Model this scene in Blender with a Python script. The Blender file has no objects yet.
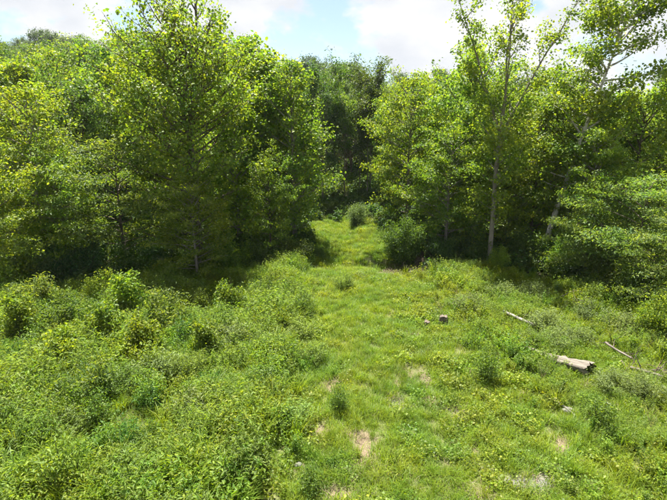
import bpy, math, random
import numpy as np

scene = bpy.context.scene
COL = scene.collection
R = math.radians

# ------------------------------------------------------------------ camera, sky, sun, exposure
CAM_H, PITCH, FPX = 8.5, R(14.6), 462.0            # focal length in pixels of a 667 px wide frame
cam_d = bpy.data.cameras.new('camera'); cam = bpy.data.objects.new('camera', cam_d); COL.objects.link(cam)
cam.location = (0, 0, CAM_H); cam.rotation_euler = (math.pi/2 - PITCH, 0, 0)
cam_d.sensor_fit = 'HORIZONTAL'; cam_d.sensor_width = 36.0; cam_d.lens = 36.0*FPX/667.0
cam_d.clip_start = 0.1; cam_d.clip_end = 6000
scene.camera = cam

SUN_AZ, SUN_EL = R(-16), R(70)                     # azimuth from +Y towards +X
world = bpy.data.worlds.new('World'); scene.world = world; world.use_nodes = True
wn, wl = world.node_tree.nodes, world.node_tree.links
wn.clear()
w_out = wn.new('ShaderNodeOutputWorld')
sky = wn.new('ShaderNodeTexSky'); sky.sky_type = 'NISHITA'; sky.sun_disc = False
sky.sun_elevation = SUN_EL; sky.sun_rotation = SUN_AZ
sky.air_density = 1.0; sky.dust_density = 1.2; sky.ozone_density = 1.0
bg_sky = wn.new('ShaderNodeBackground'); bg_sky.inputs['Strength'].default_value = 0.051
wl.new(sky.outputs[0], bg_sky.inputs['Color'])
tc = wn.new('ShaderNodeTexCoord')
mp = wn.new('ShaderNodeMapping'); mp.inputs['Scale'].default_value = (1.0, 1.0, 1.9); mp.inputs['Location'].default_value = (13.83, -4.88, -16.31)
wl.new(tc.outputs['Generated'], mp.inputs['Vector'])
n1 = wn.new('ShaderNodeTexNoise'); n1.inputs['Scale'].default_value = 3.4; n1.inputs['Detail'].default_value = 9; n1.inputs['Roughness'].default_value = 0.56; n1.inputs['Distortion'].default_value = 0.25
wl.new(mp.outputs[0], n1.inputs['Vector'])
cr = wn.new('ShaderNodeValToRGB'); cr.color_ramp.elements[0].position = 0.435; cr.color_ramp.elements[1].position = 0.495
wl.new(n1.outputs['Fac'], cr.inputs['Fac'])
n2 = wn.new('ShaderNodeTexNoise'); n2.inputs['Scale'].default_value = 7.5; n2.inputs['Detail'].default_value = 6
wl.new(mp.outputs[0], n2.inputs['Vector'])
cr2 = wn.new('ShaderNodeValToRGB'); cr2.color_ramp.elements[0].position = 0.35; cr2.color_ramp.elements[1].position = 0.62
cr2.color_ramp.elements[0].color = (0.80, 0.83, 0.88, 1); cr2.color_ramp.elements[1].color = (1.0, 1.0, 1.0, 1)
wl.new(n2.outputs['Fac'], cr2.inputs['Fac'])
bg_cl = wn.new('ShaderNodeBackground'); bg_cl.inputs['Strength'].default_value = 0.27
wl.new(cr2.outputs[0], bg_cl.inputs['Color'])
mixw = wn.new('ShaderNodeMixShader')
wl.new(cr.outputs[0], mixw.inputs[0]); wl.new(bg_sky.outputs[0], mixw.inputs[1]); wl.new(bg_cl.outputs[0], mixw.inputs[2])
wl.new(mixw.outputs[0], w_out.inputs['Surface'])

sun_d = bpy.data.lights.new('sun', 'SUN'); sun = bpy.data.objects.new('sun', sun_d); COL.objects.link(sun)
sun_d.energy = 5.0; sun_d.angle = R(0.5); sun_d.color = (1.0, 0.955, 0.88)
from mathutils import Vector
sv = Vector((math.sin(SUN_AZ)*math.cos(SUN_EL), math.cos(SUN_AZ)*math.cos(SUN_EL), math.sin(SUN_EL)))
sun.rotation_euler = sv.to_track_quat('Z', 'Y').to_euler(); sun.location = (-20, 40, 60)

scene.view_settings.view_transform = 'Standard'; scene.view_settings.look = 'None'
scene.view_settings.gamma = 1.0; scene.view_settings.exposure = 1.95
scene.render.engine = 'CYCLES'
cy = scene.cycles
cy.max_bounces = 7; cy.diffuse_bounces = 7; cy.glossy_bounces = 2; cy.transmission_bounces = 4; cy.transparent_max_bounces = 4
cy.use_denoising = True; cy.use_adaptive_sampling = True; cy.adaptive_threshold = 0.02

# ------------------------------------------------------------------ helpers
def sstep(a, b, x):
    t = np.clip((np.asarray(x, float)-a)/(b-a), 0, 1); return t*t*(3-2*t)

def at(u, v, y):
    """world x, z of pixel (u, v) of the 667 px photograph at depth y"""
    dz = y*math.tan(math.atan((250-v)/FPX)-PITCH)
    return (u-333.5)/FPX*(y*math.cos(PITCH)-dz*math.sin(PITCH)), CAM_H+dz

def ground_at(u, v):
    a = PITCH-math.atan((250-v)/FPX)
    y = CAM_H/math.tan(a)
    return at(u, v, y)[0], y

_rs = np.random.RandomState(5)
_W = [(_rs.uniform(-1, 1, 2)*k, _rs.uniform(0, 6.28), a) for k, a in
      ((0.25, .5), (.3, .5), (.5, .35), (.6, .35), (.9, .25), (1.1, .2), (1.6, .16), (2.2, .12), (2.9, .1), (4.1, .07))]
def wob(x, y, s=1.0, o=0.0):
    z = 0
    for k, p, a in _W: z = z + a*np.sin((k[0]*x+k[1]*y)*s*2+p+o*7.3)
    return z/1.3

def lane_x(y):
    return np.interp(y, [0, 9, 20, 28.5, 33, 38, 43, 48, 54], [1.6, 1.6, 2.0, 1.6, 1.25, 0.7, -1.2, -6.0, -14.0])

def terrain(x, y):
    x = np.asarray(x, float); y = np.asarray(y, float)
    z = 0.10*wob(x, y, .8)*sstep(0, 6, np.hypot(x, y))
    # shallow ditch that crosses the clearing, cut on its far side
    c = 28.6+0.25*np.sin(x*.6)+0.05*x
    d = y-c
    dm = np.exp(-(d/0.8)**2)*(0.30+0.30*sstep(1.5, 4, x))
    z = z-dm
    z = z+sstep(0.25, 0.6, d)*0.60*sstep(0.5, 2.5, x)*sstep(9, 6.5, x)
    z = z+0.055*np.clip(y-29.5, 0, 24)
    amp = 12.5+10.5*sstep(-10, -110, x)-5.5*sstep(10, 70, x)
    z = z+amp*sstep(44, 158, y+0.18*np.clip(-x, 0, 80))+0.02*np.clip(-x-14, 0, 60)*sstep(20, 40, y)
    z = z-10*sstep(165, 420, y)
    z = z+0.5*wob(x, y, .12, 2)*sstep(45, 70, y)
    return z

def T(x, y): return float(terrain(x, y))

def np_mesh(name, verts, tris=None, quads=None, mat=None, smooth=False):
    me = bpy.data.meshes.new(name)
    verts = np.ascontiguousarray(verts, np.float32)
    fl, starts, n0 = [], [], 0
    if tris is not None and len(tris):
        t = np.asarray(tris, np.int32); fl.append(t.ravel()); starts.append(np.arange(len(t))*3); n0 = t.size
    if quads is not None and len(quads):
        q = np.asarray(quads, np.int32); fl.append(q.ravel()); starts.append(n0+np.arange(len(q))*4)
    fl = np.concatenate(fl).astype(np.int32); starts = np.concatenate(starts).astype(np.int32)
    me.vertices.add(len(verts)); me.vertices.foreach_set('co', verts.ravel())
    me.loops.add(len(fl)); me.loops.foreach_set('vertex_index', fl)
    me.polygons.add(len(starts)); me.polygons.foreach_set('loop_start', starts)
    if smooth: me.polygons.foreach_set('use_smooth', np.ones(len(starts), bool))
    me.update(calc_edges=True)
    if mat: me.materials.append(mat)
    return me

def link(name, data, parent=None, loc=None):
    o = bpy.data.objects.new(name, data); COL.objects.link(o)
    if parent: o.parent = parent
    if loc is not None: o.location = loc
    return o

def tag(o, label, cat, group=None):
    o['label'] = label; o['category'] = cat
    if group: o['group'] = group
    return o

class Geo:
    def __init__(s): s.v, s.t, s.q, s.n = [], [], [], 0
    def add(s, v, t=None, q=None):
        v = np.asarray(v, float).reshape(-1, 3)
        if t is not None and len(t): s.t.append(np.asarray(t).reshape(-1, 3)+s.n)
        if q is not None and len(q): s.q.append(np.asarray(q).reshape(-1, 4)+s.n)
        s.v.append(v); s.n += len(v)
    def tube(s, pts, rad, k=6, cap=True, rough=0.0, rng=None):
        pts = np.asarray(pts, float); n = len(pts)
        rad = np.broadcast_to(np.asarray(rad, float), (n,))
        tan = np.gradient(pts, axis=0); tan /= np.linalg.norm(tan, axis=1, keepdims=True)+1e-9
        ref = np.array([1.0, 0, 0]) if abs(tan[0, 0]) < .8 else np.array([0, 1.0, 0])
        a = np.cross(tan, ref); a /= np.linalg.norm(a, axis=1, keepdims=True)+1e-9
        b = np.cross(tan, a)
        th = np.arange(k)*2*math.pi/k
        rr = rad[:, None]*np.ones((1, k))
        if rough and rng is not None: rr = rr*(1+rough*rng.uniform(-1, 1, (n, k)))
        v = pts[:, None, :]+rr[..., None]*(a[:, None, :]*np.cos(th)[None, :, None]+b[:, None, :]*np.sin(th)[None, :, None])
        i = np.arange(n-1)[:, None]*k; j = np.arange(k)[None, :]; j2 = (j+1) % k
        q = np.stack([i+j, i+j2, i+k+j2, i+k+j], -1).reshape(-1, 4)
        v = v.reshape(-1, 3); t = []
        if cap:
            v = np.vstack([v, pts[:1], pts[-1:]])
            for jj in range(k):
                t.append((n*k, (jj+1) % k, jj)); t.append((n*k+1, (n-1)*k+jj, (n-1)*k+(jj+1) % k))
        s.add(v, t, q)
    def mesh(s, name, mat, smooth=False):
        return np_mesh(name, np.vstack(s.v), np.vstack(s.t) if s.t else None, np.vstack(s.q) if s.q else None, mat, smooth)

def unit(a): return a/(np.linalg.norm(a, axis=-1, keepdims=True)+1e-9)

def leaves_mesh(name, rng, pos, size, mat, aspect=0.75, six=True, upness=0.7, tilt=0.7, droop=0.25, nrm=None, d=None):
    """one small folded leaf blade for every position"""
    n = len(pos)
    size = np.broadcast_to(size, (n,))*rng.uniform(.5, 1.4, n); aspect = aspect*rng.uniform(.75, 1.2, n)[:, None]
    nn = np.array([0, 0, upness])+rng.normal(0, tilt, (n, 3))
    if nrm is not None: nn = nn+nrm
    nn = unit(nn)
    if d is None: d = rng.normal(0, 1, (n, 3))
    d = d-nn*np.sum(d*nn, 1, keepdims=True); d = unit(d); d[:, 2] -= droop; d = unit(d)
    b = unit(np.cross(nn, d)); nn = np.cross(d, b)
    L = size[:, None]; w = L*aspect
    if six:
        prof = [(0, 0, 0), (.30, .46, .10), (.72, .34, .05), (1, 0, -.10), (.72, -.34, .05), (.30, -.46, .10)]
        v = np.stack([pos+d*L*p[0]+b*w*p[1]+nn*L*p[2] for p in prof], 1)
        base = np.arange(n)[:, None]*6
        q = np.vstack([base+np.array([[0, 1, 2, 3]]), base+np.array([[0, 3, 4, 5]])])
        return np_mesh(name, v.reshape(-1, 3), None, q, mat)
    prof = [(0, 0, 0), (.45, .5, .10), (1, 0, -.08), (.45, -.5, .10)]
    v = np.stack([pos+d*L*p[0]+b*w*p[1]+nn*L*p[2] for p in prof], 1)
    base = np.arange(n)[:, None]*4
    t = np.vstack([base+np.array([[0, 1, 2]]), base+np.array([[0, 2, 3]])])
    return np_mesh(name, v.reshape(-1, 3), t, None, mat)

# ------------------------------------------------------------------ materials
def new_mat(name):
    m = bpy.data.materials.new(name); m.use_nodes = True
    nt = m.node_tree; nt.nodes.clear()
    return m, nt.nodes, nt.links, nt.nodes.new('ShaderNodeOutputMaterial')

def leaf_mat(name, c0, c1, c2, trans=0.45, tcol=(1.75, 1.6, .5), rough=.5, spec=.25, osh=.025, oval=.25, world_noise=0.0, wn_cols=None):
    m, N, Lk, out = new_mat(name)
    geo = N.new('ShaderNodeNewGeometry'); oi = N.new('ShaderNodeObjectInfo')
    ramp = N.new('ShaderNodeValToRGB'); e = ramp.color_ramp.elements
    e[0].color = (*c0, 1); e[1].color = (*c2, 1); e[0].position = 0.05; e[1].position = 0.97
    k = e.new(0.5); k.color = (*c1, 1)
    Lk.new(geo.outputs['Random Per Island'], ramp.inputs['Fac'])
    col = ramp.outputs[0]
    if wn_cols:
        nz = N.new('ShaderNodeTexNoise'); nz.inputs['Scale'].default_value = 0.55; nz.inputs['Detail'].default_value = 4
        Lk.new(geo.outputs['Position'], nz.inputs['Vector'])
        r2 = N.new('ShaderNodeValToRGB'); r2.color_ramp.elements[0].position = .36; r2.color_ramp.elements[1].position = .64
        r2.color_ramp.elements[0].color = (*wn_cols[0], 1); r2.color_ramp.elements[1].color = (*wn_cols[1], 1)
        Lk.new(nz.outputs['Fac'], r2.inputs['Fac'])
        mx = N.new('ShaderNodeMix'); mx.data_type = 'RGBA'; mx.blend_type = 'MULTIPLY'; mx.inputs['Factor'].default_value = 1
        Lk.new(col, mx.inputs['A']); Lk.new(r2.outputs[0], mx.inputs['B']); col = mx.outputs['Result']
    hsv = N.new('ShaderNodeHueSaturation')
    mr = N.new('ShaderNodeMapRange'); mr.inputs['To Min'].default_value = .5-osh; mr.inputs['To Max'].default_value = .5+osh
    Lk.new(oi.outputs['Random'], mr.inputs['Value']); Lk.new(mr.outputs[0], hsv.inputs['Hue'])
    m7 = N.new('ShaderNodeMath'); m7.operation = 'MULTIPLY'; m7.inputs[1].default_value = 7.31
    fr = N.new('ShaderNodeMath'); fr.operation = 'FRACT'
    Lk.new(oi.outputs['Random'], m7.inputs[0]); Lk.new(m7.outputs[0], fr.inputs[0])
    mv = N.new('ShaderNodeMapRange'); mv.inputs['To Min'].default_value = 1-oval; mv.inputs['To Max'].default_value = 1+oval
    Lk.new(fr.outputs[0], mv.inputs['Value']); Lk.new(mv.outputs[0], hsv.inputs['Value'])
    Lk.new(col, hsv.inputs['Color'])
    p = N.new('ShaderNodeBsdfPrincipled'); p.inputs['Roughness'].default_value = rough; p.inputs['Specular IOR Level'].default_value = spec
    Lk.new(hsv.outputs[0], p.inputs['Base Color'])
    tm = N.new('ShaderNodeMix'); tm.data_type = 'RGBA'; tm.blend_type = 'MULTIPLY'; tm.inputs['Factor'].default_value = 1
    Lk.new(hsv.outputs[0], tm.inputs['A']); tm.inputs['B'].default_value = (*tcol, 1)
    t = N.new('ShaderNodeBsdfTranslucent'); Lk.new(tm.outputs['Result'], t.inputs['Color'])
    ms = N.new('ShaderNodeMixShader'); ms.inputs[0].default_value = trans
    Lk.new(p.outputs[0], ms.inputs[1]); Lk.new(t.outputs[0], ms.inputs[2]); Lk.new(ms.outputs[0], out.inputs['Surface'])
    return m

def bark_mat(name, c0, c1, scale=6, zs=.25, bump=.5, lo=.35, hi=.68, xs=1):
    m, N, Lk, out = new_mat(name)
    tcn = N.new('ShaderNodeTexCoord'); mpn = N.new('ShaderNodeMapping'); mpn.inputs['Scale'].default_value = (xs, 1, zs)
    Lk.new(tcn.outputs['Object'], mpn.inputs['Vector'])
    nz = N.new('ShaderNodeTexNoise'); nz.inputs['Scale'].default_value = scale; nz.inputs['Detail'].default_value = 8; nz.inputs['Roughness'].default_value = .65
    Lk.new(mpn.outputs[0], nz.inputs['Vector'])
    r = N.new('ShaderNodeValToRGB'); r.color_ramp.elements[0].position = lo; r.color_ramp.elements[1].position = hi
    r.color_ramp.elements[0].color = (*c0, 1); r.color_ramp.elements[1].color = (*c1, 1)
    Lk.new(nz.outputs['Fac'], r.inputs['Fac'])
    p = N.new('ShaderNodeBsdfPrincipled'); p.inputs['Roughness'].default_value = .9; p.inputs['Specular IOR Level'].default_value = .2
    Lk.new(r.outputs[0], p.inputs['Base Color'])
    b = N.new('ShaderNodeBump'); b.inputs['Strength'].default_value = bump; b.inputs['Distance'].default_value = .03
    Lk.new(nz.outputs['Fac'], b.inputs['Height']); Lk.new(b.outputs[0], p.inputs['Normal'])
    Lk.new(p.outputs[0], out.inputs['Surface'])
    return m

M = {}
TV = ((.92, .95, 1.0), (1.30, 1.07, .80))
M['syc'] = leaf_mat('leaf_sycamore', (0.068, 0.138, 0.018), (0.123, 0.204, 0.024), (0.185, 0.253, 0.033), trans=.50, wn_cols=TV, osh=.010, oval=.12)
M['poplar'] = leaf_mat('leaf_poplar', (0.059, 0.142, 0.021), (0.118, 0.220, 0.027), (0.185, 0.273, 0.035), trans=.50, wn_cols=TV, osh=.012, oval=.15)
M['elder'] = leaf_mat('leaf_boxelder', (0.066, 0.138, 0.019), (0.123, 0.209, 0.026), (0.187, 0.262, 0.035), trans=.50, wn_cols=TV, osh=.012, oval=.15)
M['oak'] = leaf_mat('leaf_oak', (0.040, 0.094, 0.022), (0.068, 0.138, 0.029), (0.116, 0.185, 0.035), trans=.50, tcol=(1.6, 1.5, .6), wn_cols=TV, osh=.014, oval=.32)
M['feather'] = leaf_mat('leaf_walnut', (0.057, 0.116, 0.033), (0.099, 0.171, 0.042), (0.149, 0.220, 0.046), trans=.50, wn_cols=TV, osh=.012, oval=.15)
M['grey'] = leaf_mat('leaf_greyish', (.07, .125, .048), (.11, .17, .064), (.16, .22, .09), trans=.55, tcol=(1.7, 1.65, .75))
M['dark'] = leaf_mat('leaf_dark', (0.035, 0.083, 0.022), (0.057, 0.119, 0.029), (0.094, 0.160, 0.033), trans=.50, wn_cols=TV)
M['bush'] = leaf_mat('leaf_bush', (0.037, 0.097, 0.020), (0.064, 0.145, 0.026), (0.110, 0.198, 0.033), trans=.50, tcol=(1.6, 1.5, .6))
M['ridge'] = leaf_mat('leaf_ridge_hazed', (.045, .082, .040), (.068, .112, .048), (.098, .142, .054), trans=.40, oval=.22)  # greyer and bluer: distance haze is put into the leaf colour
M['dead'] = leaf_mat('leaf_dead', (.055, .035, .022), (.085, .052, .032), (.12, .08, .05), trans=.3, tcol=(1.2, 1, .8))
M['weed'] = leaf_mat('leaf_weed', (0.074, 0.139, 0.020), (0.120, 0.198, 0.027), (0.175, 0.250, 0.039), trans=.48, osh=.016, oval=.25)
M['plume'] = leaf_mat('leaf_plume', (0.106, 0.171, 0.034), (0.152, 0.231, 0.042), (0.208, 0.281, 0.061), trans=.48, tcol=(1.5, 1.45, .6), osh=.014)
GC = ((.86, .93, .90), (1.28, 1.07, .74))
M['grass'] = leaf_mat('leaf_grass', (0.090, 0.162, 0.015), (0.134, 0.222, 0.020), (0.198, 0.277, 0.034), trans=.45, osh=.014, oval=.2, wn_cols=GC)
M['carpet'] = leaf_mat('leaf_carpet', (0.088, 0.148, 0.017), (0.129, 0.204, 0.022), (0.189, 0.245, 0.032), trans=.45, osh=.016, oval=.22, wn_cols=GC)
M['forb'] = leaf_mat('leaf_forb', (0.078, 0.148, 0.017), (0.125, 0.208, 0.022), (0.185, 0.258, 0.032), trans=.48, osh=.018, oval=.25, wn_cols=GC)
M['straw'] = leaf_mat('dry_straw', (.17, .135, .07), (.25, .205, .115), (.34, .285, .18), trans=.25, tcol=(1.1, 1, .8), osh=.01)
M['bark'] = bark_mat('bark_brown', (.045, .035, .026), (.15, .12, .09))
M['bark_grey'] = bark_mat('bark_grey', (.10, .085, .068), (.26, .235, .20))
M['bark_pale'] = bark_mat('bark_sycamore', (.20, .18, .14), (.58, .56, .50), scale=3.2, zs=.6, bump=.2)
M['stem'] = bark_mat('stem_green', (.06, .085, .025), (.12, .14, .05))
M['wood_white'] = bark_mat('wood_bleached', (.17, .155, .135), (.38, .355, .315), scale=16, zs=1, bump=.5, xs=.12)
M['wood_old'] = bark_mat('wood_weathered', (.075, .064, .050), (.235, .208, .17), scale=16, zs=1, bump=.8, xs=.10)
M['wood_dark'] = bark_mat('wood_rotten', (.025, .018, .012), (.10, .07, .045), scale=9, zs=1)
M['stump'] = bark_mat('wood_stump', (.06, .050, .038), (.17, .142, .108), scale=12, zs=1)
M['rock'] = bark_mat('rock_grey', (.11, .105, .095), (.24, .23, .205), scale=10, zs=1)

# ground: meadow thatch and soil, leaf litter in the woods, bare spots of pale dry soil and gravel
PATCH = []      # x, y, rx, ry, kind (0 pale soil, 1 gravel)
for u, v, ru, rv, kind in ((361, 446, 12, 14, 0), (298, 464, 11, 6, 0), (426, 378, 6, 13, 0), (478, 445, 10, 5, 0), (520, 482, 22, 6, 1),
                           (456, 410, 12, 4, 1), (566, 446, 7, 9, 0), (612, 404, 10, 4, 0), (478, 494, 16, 5, 0), (343, 492, 18, 6, 0), (545, 478, 9, 5, 1),
                           (432, 396, 6, 5, 0), (320, 430, 8, 5, 0), (640, 470, 9, 5, 0), (422, 267, 20, 2.6, 2), (388, 267, 16, 2.4, 2), (350, 432, 6, 4, 0)):
    x, y = ground_at(u, v)
    x2, _ = ground_at(u+ru, v); _, ya = ground_at(u, v-rv); _, yb = ground_at(u, v+rv)
    PATCH.append((x, y, abs(x2-x)*(1.35 if kind else 1.1), abs(ya-yb)/2*(1.5 if kind else 1.15), kind))

_pr = np.random.RandomState(4)
for _ in range(22):
    py = _pr.uniform(9.5, 21); px = float(lane_x(py))+_pr.normal(.8, 1.9)
    PATCH.append((px, py, _pr.uniform(.10, .30), _pr.uniform(.12, .42), 0 if _pr.uniform() < .7 else 1))

def patch_val(x, y, kinds=(0, 1, 2)):
    """1 in the middle of a bare spot, 0 at its rim and beyond"""
    r = np.zeros(np.broadcast(x, y).shape)
    for px, py, rx, ry, k in PATCH:
        if k not in kinds: continue
        dd = np.hypot((x-px)/rx, (y-py)/ry)+0.35*wob(x, y, 3.0, k+px)
        r = np.maximum(r, np.clip(1.25-dd, 0, 1))
    return r

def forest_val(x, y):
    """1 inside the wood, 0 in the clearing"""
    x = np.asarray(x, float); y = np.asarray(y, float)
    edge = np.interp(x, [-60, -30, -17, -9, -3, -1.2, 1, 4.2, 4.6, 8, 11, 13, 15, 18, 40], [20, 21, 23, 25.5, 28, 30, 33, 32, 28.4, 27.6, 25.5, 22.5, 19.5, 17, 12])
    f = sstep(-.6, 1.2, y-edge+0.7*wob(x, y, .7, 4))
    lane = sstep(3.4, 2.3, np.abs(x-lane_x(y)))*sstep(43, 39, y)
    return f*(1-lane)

def ground_mat():
    m, N, Lk, out = new_mat('meadow_soil')
    geo = N.new('ShaderNodeNewGeometry')
    def noise(scale, detail=6):
        n = N.new('ShaderNodeTexNoise'); n.inputs['Scale'].default_value = scale; n.inputs['Detail'].default_value = detail; n.inputs['Roughness'].default_value = .62
        Lk.new(geo.outputs['Position'], n.inputs['Vector']); return n.outputs['Fac']
    def ramp(fac, a, b, lo=.3, hi=.7):
        r = N.new('ShaderNodeValToRGB'); r.color_ramp.elements[0].position = lo; r.color_ramp.elements[1].position = hi
        r.color_ramp.elements[0].color = (*a, 1); r.color_ramp.elements[1].color = (*b, 1); Lk.new(fac, r.inputs['Fac']); return r.outputs[0]
    def mix(fac, a, b):
        x = N.new('ShaderNodeMix'); x.data_type = 'RGBA'; Lk.new(fac, x.inputs['Factor']); Lk.new(a, x.inputs['A']); Lk.new(b, x.inputs['B']); return x.outputs['Result']
    def attr(nm):
        a = N.new('ShaderNodeAttribute'); a.attribute_name = nm; return a.outputs['Fac']
    fine, mid = noise(14), noise(2.2)
    col = mix(mid, ramp(fine, (.045, .065, .016), (.12, .145, .04)), ramp(fine, (.07, .085, .025), (.17, .16, .075)))
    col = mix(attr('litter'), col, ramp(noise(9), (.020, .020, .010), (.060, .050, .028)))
    col = mix(attr('soil'), col, ramp(noise(26), (.085, .064, .040), (.23, .18, .115)))
    col = mix(attr('gravel'), col, ramp(noise(48, 3), (.07, .067, .060), (.22, .21, .19), .38, .62))
    col = mix(attr('clay'), col, ramp(noise(20), (.060, .040, .026), (.14, .098, .066)))
    p = N.new('ShaderNodeBsdfPrincipled'); p.inputs['Roughness'].default_value = .95; p.inputs['Specular IOR Level'].default_value = .15
    Lk.new(col, p.inputs['Base Color'])
    b = N.new('ShaderNodeBump'); b.inputs['Strength'].default_value = .6; b.inputs['Distance'].default_value = .05
    Lk.new(noise(30), b.inputs['Height']); Lk.new(b.outputs[0], p.inputs['Normal'])
    Lk.new(p.outputs[0], out.inputs['Surface']); return m

def axis(parts):
    a = []
    for lo, hi, st in parts: a.append(np.arange(lo, hi, st))
    return np.concatenate(a+[[parts[-1][1]]])
gx = axis([(-1500, -300, 150), (-300, -120, 15), (-120, -24, 3), (-24, 24, .2), (24, 120, 3), (120, 300, 15), (300, 1500, 150)])
gy = axis([(-300, -20, 40), (-20, 4, 2), (4, 36, .2), (36, 60, .8), (60, 180, 4), (180, 600, 30), (600, 3000, 200)])
GX, GY = np.meshgrid(gx, gy)
GZ = terrain(GX, GY)-0.05*patch_val(GX, GY)
nx, ny = len(gx), len(gy)
ii = (np.arange(ny-1)[:, None]*nx+np.arange(nx-1)[None, :]).ravel()
gm = np_mesh('ground', np.stack([GX, GY, GZ], -1).reshape(-1, 3), None, np.stack([ii, ii+1, ii+nx+1, ii+nx], -1), ground_mat(), True)
def vattr(me, nm, val):
    a = me.attributes.new(nm, 'FLOAT', 'POINT'); a.data.foreach_set('value', np.ascontiguousarray(val.ravel(), np.float32))
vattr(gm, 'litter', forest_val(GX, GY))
vattr(gm, 'soil', np.where(patch_val(GX, GY, (0,)) > 0, np.clip((patch_val(GX, GY, (0,))+.12*wob(GX, GY, 9.0, 3))*1.5, 0, 1), 0))
vattr(gm, 'gravel', np.clip(patch_val(GX, GY, (1,))*1.8, 0, 1))
vattr(gm, 'clay', np.clip(patch_val(GX, GY, (2,))*2.0, 0, 1))
ground = link('ground', gm); ground['kind'] = 'structure'

# ------------------------------------------------------------------ trees
def bez(p0, d0, L, n, up, rng, wand):
    """branch path: starts along d0, bends by `up` towards the sky, wanders a little"""
    pts = [p0]; d = d0/np.linalg.norm(d0)
    for i in range(n):
        d = d+np.array([0, 0, up/n])+rng.normal(0, wand, 3); d /= np.linalg.norm(d)
        pts.append(pts[-1]+d*L/n)
    return np.array(pts)

def rot_about(d, ax, a):
    ax = ax/np.linalg.norm(ax)
    return d*math.cos(a)+np.cross(ax, d)*math.sin(a)+ax*np.dot(ax, d)*(1-math.cos(a))

def interp_path(p, s):
    x = s*(len(p)-1); i = min(int(x), len(p)-2); f = x-i
    return p[i]*(1-f)+p[i+1]*f, (p[i+1]-p[i])/np.linalg.norm(p[i+1]-p[i])

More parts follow.
